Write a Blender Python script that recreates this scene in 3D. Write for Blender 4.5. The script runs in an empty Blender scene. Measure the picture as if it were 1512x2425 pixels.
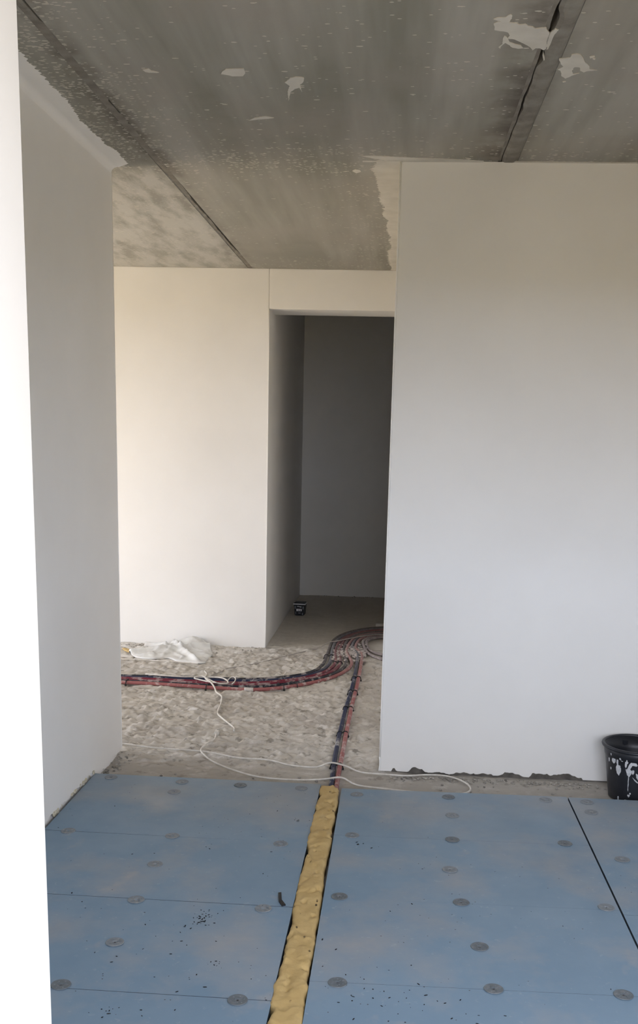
import bpy, bmesh, math, random
import numpy as np
from mathutils import Vector, Matrix

S = bpy.context.scene
COL = S.collection
random.seed(7)
RNG = np.random.default_rng(11)

# ------------------------------------------------------------------ camera
H = 2.905                      # ceiling height over the raw slab
cam_d = bpy.data.cameras.new('camera')
cam = bpy.data.objects.new('camera', cam_d); COL.objects.link(cam)
right = Vector((0.99757364, 0.06517171, 0.02448418))
up = Vector((-0.03695451, 0.1976424, 0.97957738))
fwd = Vector((-0.05900162, 0.97810538, -0.19957124))
cam.matrix_world = Matrix(((right.x, up.x, -fwd.x, 0.0), (right.y, up.y, -fwd.y, 0.0), (right.z, up.z, -fwd.z, 1.6638), (0, 0, 0, 1)))
cam_d.sensor_fit = 'HORIZONTAL'; cam_d.sensor_width = 36.0
cam_d.lens = 2384.93 * 36.0 / 1512.0
cam_d.shift_x = (756 - 788.2) / 1512.0
cam_d.shift_y = (1525.28 - 1212.5) / 1512.0
cam_d.clip_start = 0.05; cam_d.clip_end = 300
S.camera = cam

# ------------------------------------------------------------------ sky, sun, exposure
W = bpy.data.worlds.new('sky'); S.world = W; W.use_nodes = True
bg = W.node_tree.nodes['Background']
bg.inputs[0].default_value = (0.815, 0.862, 1.0, 1); bg.inputs[1].default_value = 5.2
sun_d = bpy.data.lights.new('sun', 'SUN'); sun_d.energy = 10.0; sun_d.angle = 0.02; sun_d.color = (1.0, 0.86, 0.69)
sun = bpy.data.objects.new('sun', sun_d); COL.objects.link(sun)
sun.rotation_euler = Vector((0.62, -0.12, -0.77)).to_track_quat('-Z', 'Y').to_euler()
def portal(name, loc, rot, sx, sy):
    d = bpy.data.lights.new(name, 'AREA'); d.shape = 'RECTANGLE'; d.size = sx; d.size_y = sy
    d.cycles.is_portal = True
    o = bpy.data.objects.new(name, d); COL.objects.link(o); o.location = loc; o.rotation_euler = rot
OPX0, OPX1, OPZ, OPS = -0.345, 1.50, 2.16, 0.80       # balcony opening the photo is taken through
WY0, WY1, WZ0, WZ1 = 5.25, 6.75, 0.05, 2.45    # window of the room on the left
portal('sky_portal_balcony', ((OPX0 + OPX1) / 2, 0.56, OPZ / 2), (math.radians(90), 0, 0), OPX1 - OPX0, OPZ)
portal('sky_portal_window', (-5.2, (WY0 + WY1) / 2, (WZ0 + WZ1) / 2), (math.radians(90), 0, math.radians(-90)), WY1 - WY0, WZ1 - WZ0)
S.view_settings.view_transform = 'Standard'; S.view_settings.look = 'None'
S.view_settings.gamma = 1.0; S.view_settings.use_curve_mapping = False
S.view_settings.exposure = 1.37

# ------------------------------------------------------------------ helpers
def link(name, me, mat=None, parent=None):
    o = bpy.data.objects.new(name, me); COL.objects.link(o)
    if mat is not None:
        for m in (mat if isinstance(mat, (list, tuple)) else [mat]): me.materials.append(m)
    if parent is not None: o.parent = parent
    return o
def pyd(name, v, f, mat=None, parent=None, smooth=False):
    me = bpy.data.meshes.new(name); me.from_pydata([tuple(map(float, p)) for p in v], [], f)
    if smooth: me.polygons.foreach_set('use_smooth', [True] * len(me.polygons))
    me.update(); return link(name, me, mat, parent)
def frombm(name, bm, mat=None, parent=None, smooth=False):
    bmesh.ops.recalc_face_normals(bm, faces=bm.faces)
    me = bpy.data.meshes.new(name); bm.to_mesh(me); bm.free()
    if smooth: me.polygons.foreach_set('use_smooth', [True] * len(me.polygons))
    return link(name, me, mat, parent)
def bbox(bm, x0, x1, y0, y1, z0, z1, bev=0.0):
    r = bmesh.ops.create_cube(bm, size=1.0)
    for v in r['verts']:
        v.co = Vector(((x0 + x1) / 2 + v.co.x * (x1 - x0), (y0 + y1) / 2 + v.co.y * (y1 - y0), (z0 + z1) / 2 + v.co.z * (z1 - z0)))
    if bev: bmesh.ops.bevel(bm, geom=list({e for v in r['verts'] for e in v.link_edges}), offset=bev, segments=2, affect='EDGES')
def structure(o):
    o['kind'] = 'structure'; return o
def empty(name, loc=(0, 0, 0), rz=0.0):
    o = bpy.data.objects.new(name, None); COL.objects.link(o); o.location = loc; o.rotation_euler = (0, 0, rz); return o
def tag(o, label, cat, group=None, kind=None):
    o['label'] = label; o['category'] = cat
    if group: o['group'] = group
    if kind: o['kind'] = kind
    return o
def box(name, x0, x1, y0, y1, z0, z1, mat, parent=None, bev=0.0):
    bm = bmesh.new(); bbox(bm, x0, x1, y0, y1, z0, z1, bev); return frombm(name, bm, mat, parent)
def catmull(P, step):
    P = np.asarray(P, float); P = np.vstack([2 * P[0] - P[1], P, 2 * P[-1] - P[-2]]); out = []
    for i in range(1, len(P) - 2):
        a, b, c, d = P[i - 1:i + 3]; n = max(2, int(np.linalg.norm(c - b) / step))
        for t in np.arange(n) / n:
            out.append(.5 * (2 * b + (c - a) * t + (2 * a - 5 * b + 4 * c - d) * t * t + (3 * b - a - 3 * c + d) * t ** 3))
    out.append(P[-2]); return np.array(out)
def smooth(P, k=2):
    P = P.copy()
    for _ in range(k): P[1:-1] = (P[:-2] + 2 * P[1:-1] + P[2:]) / 4
    return P
def tube_data(P, r, n=8):
    P = np.asarray(P, float); T = np.gradient(P, axis=0); T /= np.linalg.norm(T, axis=1)[:, None] + 1e-9
    N = np.cross(T[0], (0, 0, 1.)); 
    if np.linalg.norm(N) < .1: N = np.cross(T[0], (1., 0, 0))
    v, f = [], []; rr = np.broadcast_to(r, (len(P),))
    for i in range(len(P)):
        N = N - T[i] * (N @ T[i]); N /= np.linalg.norm(N); B = np.cross(T[i], N)
        for k in range(n):
            a = 2 * math.pi * k / n; v.append(P[i] + rr[i] * (N * math.cos(a) + B * math.sin(a)))
    for i in range(len(P) - 1):
        for k in range(n):
            k2 = (k + 1) % n; f.append((i * n + k, i * n + k2, (i + 1) * n + k2, (i + 1) * n + k))
    f.append(tuple(range(n))[::-1]); f.append(tuple((len(P) - 1) * n + k for k in range(n)))
    return v, f
def tube(name, P, r, mat, parent=None, n=8):
    v, f = tube_data(P, r, n); return pyd(name, v, f, mat, parent, True)
def vnoise(x, y, s, seed):
    """smooth value noise on arrays"""
    r = np.random.default_rng(seed).random((64, 64)); X, Y = x / s, y / s
    i, j = np.floor(X).astype(int), np.floor(Y).astype(int); u, v = X - i, Y - j
    u, v = u * u * (3 - 2 * u), v * v * (3 - 2 * v); g = lambda a, b: r[a % 64, b % 64]
    return (g(i, j) * (1 - u) + g(i + 1, j) * u) * (1 - v) + (g(i, j + 1) * (1 - u) + g(i + 1, j + 1) * u) * v
def fbm(x, y, s, seed, o=4):
    t = np.zeros_like(np.asarray(x, float) + np.asarray(y, float)); a = .5
    for k in range(o): t = t + a * vnoise(x, y, s / 2 ** k, seed + k); a /= 2
    return t

# ------------------------------------------------------------------ materials
class NT:
    def __init__(s, name, rough=.8, spec=.3):
        s.m = bpy.data.materials.new(name); s.m.use_nodes = True; s.t = s.m.node_tree
        s.b = s.t.nodes['Principled BSDF']; s.b.inputs['Roughness'].default_value = rough
        s.b.inputs['Specular IOR Level'].default_value = spec
        g = s.t.nodes.new('ShaderNodeNewGeometry'); s.pos = g.outputs['Position']
    def sock(s, inp, v):
        if hasattr(v, 'node'): s.t.links.new(v, inp)
        elif isinstance(v, (tuple, list)): inp.default_value = (*v, 1) if len(v) == 3 and inp.type == 'RGBA' else v
        else: inp.default_value = v
    def scaled(s, sc, vec=None, off=(0, 0, 0)):
        n = s.t.nodes.new('ShaderNodeMapping'); n.inputs['Scale'].default_value = sc; n.inputs['Location'].default_value = off
        s.sock(n.inputs[0], vec or s.pos); return n.outputs[0]
    def noise(s, scale, detail=4, rough=.55, vec=None, dist=0.0):
        n = s.t.nodes.new('ShaderNodeTexNoise'); s.sock(n.inputs['Vector'], vec or s.pos)
        n.inputs['Scale'].default_value = scale; n.inputs['Detail'].default_value = detail; n.inputs['Roughness'].default_value = rough
        n.inputs['Distortion'].default_value = dist; return n.outputs['Fac']
    def vor(s, scale, vec=None, feature='F1'):
        n = s.t.nodes.new('ShaderNodeTexVoronoi'); n.feature = feature; s.sock(n.inputs['Vector'], vec or s.pos)
        n.inputs['Scale'].default_value = scale; return n.outputs['Distance'], n.outputs['Color']
    def ramp(s, v, a, b, lo=0.0, hi=1.0):
        n = s.t.nodes.new('ShaderNodeMapRange'); s.sock(n.inputs[0], v)
        for i, q in zip((1, 2, 3, 4), (a, b, lo, hi)): s.sock(n.inputs[i], q)
        return n.outputs[0]
    def math(s, op, a, b=0.0):
        n = s.t.nodes.new('ShaderNodeMath'); n.operation = op; s.sock(n.inputs[0], a); s.sock(n.inputs[1], b); return n.outputs[0]
    def mix(s, fac, a, b):
        n = s.t.nodes.new('ShaderNodeMix'); n.data_type = 'RGBA'; s.sock(n.inputs[0], fac); s.sock(n.inputs[6], a); s.sock(n.inputs[7], b); return n.outputs[2]
    def xyz(s):
        n = s.t.nodes.new('ShaderNodeSeparateXYZ'); s.sock(n.inputs[0], s.pos); return n.outputs
    def bump(s, h, strength=.3, dist=.01):
        n = s.t.nodes.new('ShaderNodeBump'); n.inputs['Strength'].default_value = strength; n.inputs['Distance'].default_value = dist
        s.sock(n.inputs['Height'], h); s.t.links.new(n.outputs[0], s.b.inputs['Normal'])
    def col(s, v): s.sock(s.b.inputs['Base Color'], v); return s.m

def m_plaster():
    n = NT('white_plaster', .75, .25)
    a = n.noise(1.3, 5); b = n.noise(22, 3)
    n.bump(n.math('ADD', n.noise(3.0, 4), n.math('MULTIPLY', b, .15)), .12, .02)
    return n.col(n.mix(n.ramp(a, .35, .7), (.87, .85, .81), (.82, .80, .76)))
def m_concrete_floor():
    n = NT('raw_concrete_floor', .9, .15)
    a = n.noise(1.6, 6); b = n.noise(9, 6, .65); c = n.noise(45, 3)
    k = n.mix(n.ramp(a, .35, .65), (.56, .52, .455), (.45, .41, .355))
    k = n.mix(n.ramp(b, .52, .66, 0, .85), k, (.70, .66, .60))
    k = n.mix(n.ramp(n.noise(14, 5, .6, n.scaled((1, 1, 1), None, (7, 3, 0))), .58, .66, 0, .75), k, (.22, .195, .16))
    X, Y, Z = n.xyz()
    white = n.math('MULTIPLY', n.math('MULTIPLY', n.ramp(Y, 6.7, 7.7, 0, .8), n.ramp(X, -1.3, -.6, 1, .25)), n.ramp(n.noise(10, 5, .65), .40, .60))
    k = n.mix(white, k, (.76, .73, .68))
    near = n.math('MULTIPLY', n.ramp(Y, 4.72, 5.06, 1, 0), .55)        # left wall's shadow painted into the smooth strip by the boards
    k = n.mix(near, k, (.30, .275, .24))
    corr = n.ramp(Y, 7.75, 8.15, 0, .7); k = n.mix(corr, k, (.60, .56, .49))
    n.bump(n.math('ADD', b, n.math('MULTIPLY', c, .4)), .35, .006)
    return n.col(k)
def m_ceiling():
    n = NT('bare_concrete_ceiling', .85, .2)
    X, Y, Z = n.xyz()
    st = n.noise(5.0, 4, .55, n.scaled((1.0, .09, 1)))
    k = n.mix(n.ramp(st, .38, .62), (.265, .255, .215), (.40, .385, .34))
    k = n.mix(n.ramp(n.noise(2.2, 5), .42, .7, 0, .7), k, (.345, .315, .275))
    # brown halo along both joints
    for jx, w in ((-1.165, .09), (.395, .14)):
        d = n.math('ABSOLUTE', n.math('SUBTRACT', X, jx))
        k = n.mix(n.math('MULTIPLY', n.ramp(d, 0.0, w, .95, 0), n.ramp(n.noise(6, 4), .35, .6)), k, (.125, .105, .088))
    # thin plaster skim dragged over the far left corner
    far = n.math('MULTIPLY', n.ramp(X, -1.24, -1.12, 1, 0), n.ramp(Y, 4.95, 5.25))
    sk = n.ramp(n.noise(4.0, 6, .62, n.scaled((2.3, .60, 1))), .44, .62, 1, 0)
    k = n.mix(n.math('MULTIPLY', far, sk), k, (.54, .525, .48))
    mid = n.math('MULTIPLY', n.ramp(Y, 4.9, 5.4), n.ramp(X, -1.2, -.2, .35, .22)); k = n.mix(mid, k, (.40, .39, .35))
    # plaster flecks, dense by the left joint, by the old wall line and along the edges
    def flecks(sc, vec, th):
        d, c = n.vor(sc, vec); r = n.t.nodes.new('ShaderNodeSeparateColor'); n.t.links.new(c, r.inputs[0])
        return d, r.outputs[0]
    dl = n.math('MULTIPLY', n.ramp(X, -1.30, -.90, .95, .05), n.ramp(Y, 4.8, 5.1, 1, .2))
    dy = n.ramp(n.math('ABSOLUTE', n.math('SUBTRACT', Y, 4.95)), .02, .36, .95, 0)
    dy = n.math('MULTIPLY', dy, n.ramp(X, -1.0, .2, 1.0, .40))
    dr = n.math('MULTIPLY', n.ramp(X, -.6, -.15, 0, .25), n.ramp(Y, 4.9, 5.0))
    db = n.ramp(Y, 7.3, 7.9, 0, .22)
    dens = n.math('ADD', n.math('MAXIMUM', n.math('MAXIMUM', dl, dy), n.math('MAXIMUM', dr, db)), .005)
    dens = n.math('MULTIPLY', dens, n.ramp(n.noise(7, 4, .6, n.scaled((.6, 1, 1), None, (2, 5, 0))), .36, .62, .15, 1.25)); wob = n.noise(60, 2)
    for sc, st_, r0 in ((30, (.42, 1.0, 1), .18), (56, (.40, 1.0, 1), .30), (95, (.45, 1.0, 1), .34)):
        d, c = flecks(sc, n.scaled(st_), 0)
        on = n.math('LESS_THAN', c, dens)
        near = n.math('LESS_THAN', n.math('ADD', d, n.math('MULTIPLY', wob, .35)), r0 + .13)
        k = n.mix(n.math('MULTIPLY', n.math('MULTIPLY', on, near), .85), k, (.62, .58, .50))
    n.bump(n.noise(18, 5), .25, .008)
    return n.col(k)
def m_mortar():
    n = NT('joint_mortar', .9, .15); a = n.noise(12, 5)
    n.bump(n.noise(30, 5), .6, .01); return n.col(n.mix(n.ramp(a, .35, .7), (.20, .18, .155), (.29, .275, .24)))
def m_patch():
    n = NT('plaster_skim', .8, .2); n.bump(n.noise(25, 4), .3, .004)
    return n.col(n.mix(n.ramp(n.noise(9, 4), .35, .75), (.66, .63, .56), (.56, .53, .47)))
def m_board():
    n = NT('blue_foam_board', .55, .35)
    k = n.mix(n.ramp(n.noise(1.7, 5), .3, .7), (.185, .275, .365), (.225, .315, .40))
    k = n.mix(n.ramp(n.noise(2.3, 6, .6, n.scaled((1, 1, 1), None, (3.3, 1.2, 0))), .48, .74, 0, .75), k, (.37, .36, .35))
    k = n.mix(n.ramp(n.noise(3.1, 5, .6, n.scaled((1, .8, 1), None, (9.1, 4.2, 0))), .62, .78, 0, .7), k, (.46, .40, .35))
    k = n.mix(n.ramp(n.noise(34, 4, .7), .62, .74, 0, .30), k, (.46, .49, .52))
    X, Y, Z = n.xyz()
    k = n.mix(n.math('MULTIPLY', n.ramp(Y, 3.9, 4.5, 0, .5), n.ramp(n.noise(2.0, 4), .35, .6)), k, (.33, .335, .33))
    d, c = n.vor(55); r = n.t.nodes.new('ShaderNodeSeparateColor'); n.t.links.new(c, r.inputs[0])
    spot = n.math('MULTIPLY', n.math('LESS_THAN', d, .13), n.math('LESS_THAN', r.outputs[1], n.ramp(n.noise(2.5, 3), .5, .75, .02, .22)))
    k = n.mix(spot, k, (.07, .075, .08))
    n.sock(n.b.inputs['Roughness'], n.ramp(n.noise(6, 4), .3, .7, .42, .68))
    n.bump(n.noise(120, 2), .05, .002); return n.col(k)
def m_foam():
    n = NT('yellow_mounting_foam', .75, .3)
    k = n.mix(n.ramp(n.noise(14, 5), .35, .7), (.52, .36, .145), (.60, .43, .19))
    k = n.mix(n.ramp(n.noise(9, 4, .5, n.scaled((1, .4, 1))), .62, .75, 0, .8), k, (.36, .30, .19))
    d, c = n.vor(38, n.scaled((1, .40, 1))); r = n.t.nodes.new('ShaderNodeSeparateColor'); n.t.links.new(c, r.inputs[0])
    pit = n.math('MULTIPLY', n.ramp(n.math('ADD', d, n.math('MULTIPLY', n.noise(90, 2), .2)), .20, .30, 1, 0), n.math('LESS_THAN', r.outputs[0], .40))
    k = n.mix(pit, k, (.07, .045, .02))
    n.bump(n.math('SUBTRACT', n.noise(35, 4), pit), .5, .006); return n.col(k)
def m_pipe(name, base, dust, amount):
    n = NT(name, .6, .3); a = n.noise(16, 5, .65); X, Y, Z = n.xyz()
    corner = n.math('MULTIPLY', n.ramp(Y, 6.9, 7.6, 0, .55), n.ramp(X, -.75, -.5, 0, 1))     # plaster dust lies thick where the bundle turns
    f = n.math('MAXIMUM', n.ramp(a, .60 - amount, .72 - amount, 0, .9), n.math('MULTIPLY', corner, n.ramp(n.noise(30, 3), .25, .6, .5, 1)))
    n.bump(n.noise(70, 3), .3, .004); return n.col(n.mix(f, base, dust))
def m_simple(name, c, rough=.6, spec=.4, var=.0, scale=20, c2=None, bumpy=0.0):
    n = NT(name, rough, spec)
    if bumpy: n.bump(n.noise(scale, 4), bumpy, .005)
    return n.col(n.mix(n.ramp(n.noise(scale, 4), .4, .7), c, c2 or tuple(q * (1 - var) for q in c)))
def m_anchor(name, c, c2):
    n = NT(name, .5, .4); return n.col(n.mix(n.ramp(n.noise(60, 4), .48, .66), c, c2))

PLASTER = m_plaster(); CONC = m_concrete_floor(); CEIL = m_ceiling(); MORTAR = m_mortar(); PATCH = m_patch()
BOARD = m_board(); EDGE = m_simple('shaded_board_edge', (.10, .125, .15), .9, .1, var=.4); FOAM = m_foam()  # EDGE: seam shade put into the colour of the board sides
NAVY = m_pipe('navy_pipe_sleeve', (.018, .024, .06), (.42, .40, .38), .06)
BLACKP = m_pipe('dark_pipe_sleeve', (.016, .017, .024), (.36, .32, .30), .09)
CRIMSON = m_pipe('crimson_pipe_sleeve', (.15, .014, .03), (.36, .27, .26), .11)
ROSE = m_pipe('dusty_red_pipe_sleeve', (.30, .105, .10), (.50, .40, .37), .09)
GREYP = m_pipe('dust_grey_pipe_sleeve', (.20, .17, .17), (.42, .36, .34), .14)
CORD = m_simple('white_cable_sheath', (.72, .68, .61), .5, .4, c2=(.58, .53, .46), scale=30)
CORDG = m_simple('grey_dusty_cord', (.40, .36, .32), .8, .2, c2=(.5, .46, .41))
BLACK = m_simple('black_plastic', (.012, .013, .017), .42, .5, c2=(.02, .021, .026), scale=14)
CLIP = m_simple('black_clip_plastic', (.012, .012, .013), .5, .4, c2=(.03, .028, .026), scale=40)
SPLASH = m_simple('dried_plaster', (.62, .62, .62), .85, .2, c2=(.42, .43, .45), scale=60, bumpy=.4)
SACKM = m_simple('white_woven_sack', (.78, .78, .75), .6, .3, c2=(.62, .60, .56), scale=9, bumpy=.2)
DARK = m_simple('dark_masonry', (.16, .145, .125), .95, .1, c2=(.07, .065, .06), scale=18, bumpy=.8)
ANCH = m_anchor('grey_anchor_plastic', (.125, .145, .16), (.19, .205, .215))
ANCHD = m_anchor('dusty_anchor_plastic', (.20, .225, .245), (.28, .295, .30))
ANCHH = m_simple('anchor_hole_filler', (.44, .45, .45), .8, .2, c2=(.10, .11, .115), scale=55)
PIN = m_simple('anchor_pin', (.05, .05, .055), .5, .4, var=.5)

# ------------------------------------------------------------------ floor
def floor_mesh():
    xs = np.concatenate([[-5.2], np.arange(-3.4, -2.2, .1), np.arange(-2.2, -1.6, .014), np.arange(-1.6, .0, .0095), np.arange(.0, 1.5, .016), [2.2, 3.5]])
    ys = np.concatenate([[.9, 2.6], np.arange(4.40, 6.4, .0085), np.arange(6.4, 8.1, .012), np.arange(8.1, 11.0, .05)])
    Xg, Yg = np.meshgrid(xs, ys); Zg = (fbm(Xg, Yg, .5, 3, 3) - .44) * .008 + (fbm(Xg, Yg, .055, 9, 3) - .44) * .010
    st = lambda q, a, b: np.clip((q - a) / (b - a), 0, 1)
    for sc, sd, th, hh in ((.16, 61, .47, .006), (.075, 83, .52, .005), (.05, 97, .55, .004), (.10, 45, .56, .005)):      # flakes of plaster trodden flat: thin plates with edges
        q = fbm(Xg * .75, Yg, sc, sd, 4); Zg += 1.35 * hh * st(q, th, th + .022)
    q = fbm(Xg * .8, Yg, .06, 133, 3); Zg -= .007 * st(q, .57, .62)
    n = 5000; bx = RNG.uniform(-2.2, .1, n); by = RNG.uniform(4.95, 7.9, n)
    for x, y, r, h, e in zip(bx, by, RNG.uniform(.008, .020, n), RNG.uniform(.003, .009, n), RNG.uniform(.6, 1.8, n)):
        i0, i1 = np.searchsorted(xs, x - 1.6 * r * e), np.searchsorted(xs, x + 1.6 * r * e); j0, j1 = np.searchsorted(ys, y - 1.6 * r), np.searchsorted(ys, y + 1.6 * r)
        q = ((Xg[j0:j1, i0:i1] - x) / (r * e)) ** 2 + ((Yg[j0:j1, i0:i1] - y) / r) ** 2
        Zg[j0:j1, i0:i1] += h * np.clip(1.25 - q, 0, 1) * (1 if RNG.random() < .7 else -.6)
    amp = np.clip((Yg - 4.72) / .38, .22, 1) * np.clip(1 - (Yg - 7.75) / .5, .22, 1) * np.clip(1 - (Xg - .0) / .3, .4, 1)
    Zg = (Zg - .0075) * amp
    hide = np.clip((4.52 - Yg) / .05, 0, 1); Zg = Zg * (1 - hide) - .003
    Zg = np.clip(Zg, -.016, .013)
    ny, nx = Xg.shape; v = np.stack([Xg.ravel(), Yg.ravel(), Zg.ravel()], 1)
    idx = np.arange(ny * nx).reshape(ny, nx); f = np.stack([idx[:-1, :-1], idx[:-1, 1:], idx[1:, 1:], idx[1:, :-1]], -1).reshape(-1, 4)
    me = bpy.data.meshes.new('floor'); me.from_pydata(v.tolist(), [], f.tolist())
    me.polygons.foreach_set('use_smooth', [True] * len(me.polygons)); return me
FLOOR = structure(link('floor', floor_mesh(), CONC))
BALC = structure(box('floor_balcony', -3, 5, -1.6, .9, -.2, -.03, m_simple('balcony_screed', (.46, .43, .38), .9, .1, var=.2, scale=3)))
gb = bmesh.new(); bmesh.ops.create_grid(gb, x_segments=1, y_segments=1, size=80)
for v_ in gb.verts: v_.co.z = -3.2
structure(frombm('ground', gb, m_simple('dry_yard_soil', (.26, .20, .09), .95, .1, var=.25, scale=.3)))

# ------------------------------------------------------------------ insulation boards laid on the floor
T = .05
def ygrid(x, y0, slope): return y0 + slope * x
def board(x0, x1, ya, yb, sl, gy=.0007):
    """board with edges at ya/yb (at x = 0), both tilted by sl"""
    g = .0015; bm = bmesh.new()
    q = [(x0 + g, ya + sl * x0 + gy), (x1 - g, ya + sl * x1 + gy), (x1 - g, yb + sl * x1 - gy), (x0 + g, yb + sl * x0 - gy)]
    lo = [bm.verts.new((x, y, .004)) for x, y in q]; hi = [bm.verts.new((x, y, T + random.uniform(-.0008, .0008))) for x, y in q]
    bm.faces.new(hi); bm.faces.new(lo[::-1])
    for i in range(4): bm.faces.new((lo[i], lo[(i + 1) % 4], hi[(i + 1) % 4], hi[i]))
    o = frombm('insulation_board', bm, [BOARD, EDGE], FLOOR)
    for q_ in o.data.polygons:
        if abs(q_.normal.z) < .5: q_.material_index = 1
    return o
BOARDS = []
def row(x0, x1, ys, sl, gy=.0007):
    for a, b in zip(ys[:-1], ys[1:]): BOARDS.append((x0, x1, a, b, board(x0, x1, a, b, sl, gy)))
row(-1.412, -.312, [.96, 1.47, 2.062, 2.660, 3.264, 3.838, 4.432, 4.560], -.006, .0006)
row(-.214, .842, [.96, 1.60, 2.195, 2.787, 3.358, 3.944, 4.522], .018)
row(.846, 1.64, [.96, 2.15, 3.34, 4.533], .0, .0002)

def anchor_mesh(name, mats, seed):
    rnd = random.Random(seed); rings = [.0, .0035, .009, .0165, .0215, .0262, .0288, .030]; zz = [-.0012, -.0008, .0016, .0016, .0016, .0018, .0022, .0004]
    n = 30; v, f, mi = [(0, 0, zz[0])], [], []
    for r, z in zip(rings[1:], zz[1:]):
        for k in range(n): v.append((r * math.cos(2 * math.pi * k / n), r * math.sin(2 * math.pi * k / n), z))
    sunk = []
    for j in range(len(rings) - 1):
        for k in range(n):
            k2 = (k + 1) % n
            if j == 0: f.append((0, 1 + k, 1 + k2)); mi.append(2); continue
            a, b = 1 + (j - 1) * n, 1 + j * n
            hole = j == 3 and k % 5 == 0
            inner = j == 2 and k % 10 == 7
            f.append((a + k, b + k, b + k2, a + k2)); mi.append(1 if hole or inner else 0)
            if hole or inner: sunk += [a + k, a + k2, b + k, b + k2]
    me = bpy.data.meshes.new(name); me.from_pydata(v, [], f)
    me.polygons.foreach_set('material_index', mi)
    for m in mats: me.materials.append(m)
    return me
# separate vertices of the holes so that they sink
def sink(me):
    bm = bmesh.new(); bm.from_mesh(me); fs = [q for q in bm.faces if q.material_index == 1]
    r = bmesh.ops.split(bm, geom=fs)
    for g_ in r['geom']:
        if isinstance(g_, bmesh.types.BMVert): g_.co.z = .0004
    bm.to_mesh(me); bm.free(); return me
AM = [sink(anchor_mesh('anchor_disc', [ANCH, ANCHH, PIN], 1)), sink(anchor_mesh('anchor_disc_dusty', [ANCHD, ANCHD, PIN], 2)), sink(anchor_mesh('anchor_disc_board_tone', [ANCHD, BOARD, BOARD], 3))]
DISCS = [(-1.307, 3.846, 2), (-.872, 3.846, 2), (-.421, 3.818, 2), (-.875, 3.563, 2), (-.87, 3.259, 2), (-.415, 3.243, 2), (-.86, 2.951, 1), (-.947, 2.681, 0),
         (-.412, 2.654, 0), (-1.32, 4.521, 1), (-.978, 4.36, 1), (-.69, 4.492, 0), (-.971, 4.502, 1), (-.401, 4.489, 2), (-.137, 4.438, 2), (-.136, 3.943, 1),
         (.287, 4.46, 0), (.293, 4.225, 1), (.279, 3.949, 0), (.254, 3.649, 1), (-.155, 3.366, 0), (.281, 3.37, 0), (.322, 3.052, 0), (.344, 2.796, 0),
         (-.127, 2.781, 0), (.736, 4.48, 1), (.924, 4.477, 1), (.92, 4.347, 1), (.743, 3.967, 0), (.947, 3.829, 1), (.797, 3.389, 1), (.732, 2.804, 0)]
for x, y, kind in DISCS:
    host = next((b for b in BOARDS if b[0] <= x <= b[1] and b[2] - .03 <= y <= b[3] + .01), BOARDS[0])[4]
    o = bpy.data.objects.new('anchor_disc', AM[kind]); COL.objects.link(o); o.parent = host
    o.location = (x, y, T + (.0012 if kind != 2 else .0006)); o.rotation_euler = (random.uniform(-.012, .012), random.uniform(-.012, .012), random.uniform(0, 6))

# ------------------------------------------------------------------ walls
XL, YL, XR, YR, YB, XD, ZD, YC = -1.418, 5.07, -.0387, 4.9184, 7.9168, -1.0212, 2.615, 10.78
YB2 = 8.29                                               # back face of the thick back wall
def wall(name, boxes, mat=PLASTER, bev=.004):
    bm = bmesh.new()
    for b in boxes: bbox(bm, *b, bev=bev)
    return structure(frombm(name, bm, mat))
def ragged(n, amp, seed, s=.12):
    t = np.arange(n) * .018; return (fbm(t, t * 0 + seed, s, seed, 4) - .46) * amp
def coat(name, A, B, z1, n, thick, zb, mat, parent):
    """plaster coat from A to B (xy), front face on the line, ragged lower edge heights zb"""
    A, B = np.array(A, float), np.array(B, float); d = (B - A) / np.linalg.norm(B - A); nn = np.array([-d[1], d[0]]) * thick
    v, f = [], []
    for i in range(n):
        p = A + (B - A) * i / (n - 1)
        for q, z in ((p, z1), (p, .25), (p, zb[i] + .004), (p + nn * .25, zb[i]), (p + nn, zb[i] + .002), (p + nn, z1)): v.append((q[0], q[1], z))
    for i in range(n - 1):
        for k in range(5): f.append((i * 6 + k, (i + 1) * 6 + k, (i + 1) * 6 + k + 1, i * 6 + k + 1))
    f.append(tuple(range(6))); f.append(tuple((n - 1) * 6 + k for k in range(6))[::-1])
    bm = bmesh.new(); vs = [bm.verts.new(p) for p in v]
    for q in f: bm.faces.new([vs[i] for i in q])
    return frombm(name, bm, mat, parent)
# left wall: rough core and plaster coat ending just over the boards
wl = wall('wall_left', [(-1.57, XL - .012, .9, YL, -.02, H)])
z = .058 + np.clip(ragged(320, .05, 4), -.012, .03)
yy = np.linspace(.92, YL, 320); z = np.where(yy > 4.55, .012 + np.clip(ragged(320, .06, 9, .07), -.006, .03), z)
coat('plaster_coat', (XL, .92), (XL, YL), H, 320, .03, z, PLASTER, wl)
box('corner_bead', XL - .004, XL + .002, YL - .004, YL + .002, .03, H, PLASTER, wl, .001)
# foam and mortar crumbs squeezed out along the foot of the left wall
bm = bmesh.new()
for i in range(70):
    y = random.uniform(2.6, 4.56); r = random.uniform(.004, .011)
    m = bmesh.ops.create_icosphere(bm, subdivisions=1, radius=r)
    for v_ in m['verts']: v_.co = Vector((XL + .002 + v_.co.x * .6, y + v_.co.y * random.uniform(1, 1.6), T + .006 + random.uniform(0, .012) + v_.co.z))
o = frombm('foam_residue', bm, m_simple('pale_foam_residue', (.50, .45, .33), .85, .2, c2=(.62, .58, .48), scale=40), wl); o['kind'] = 'stuff'
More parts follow.
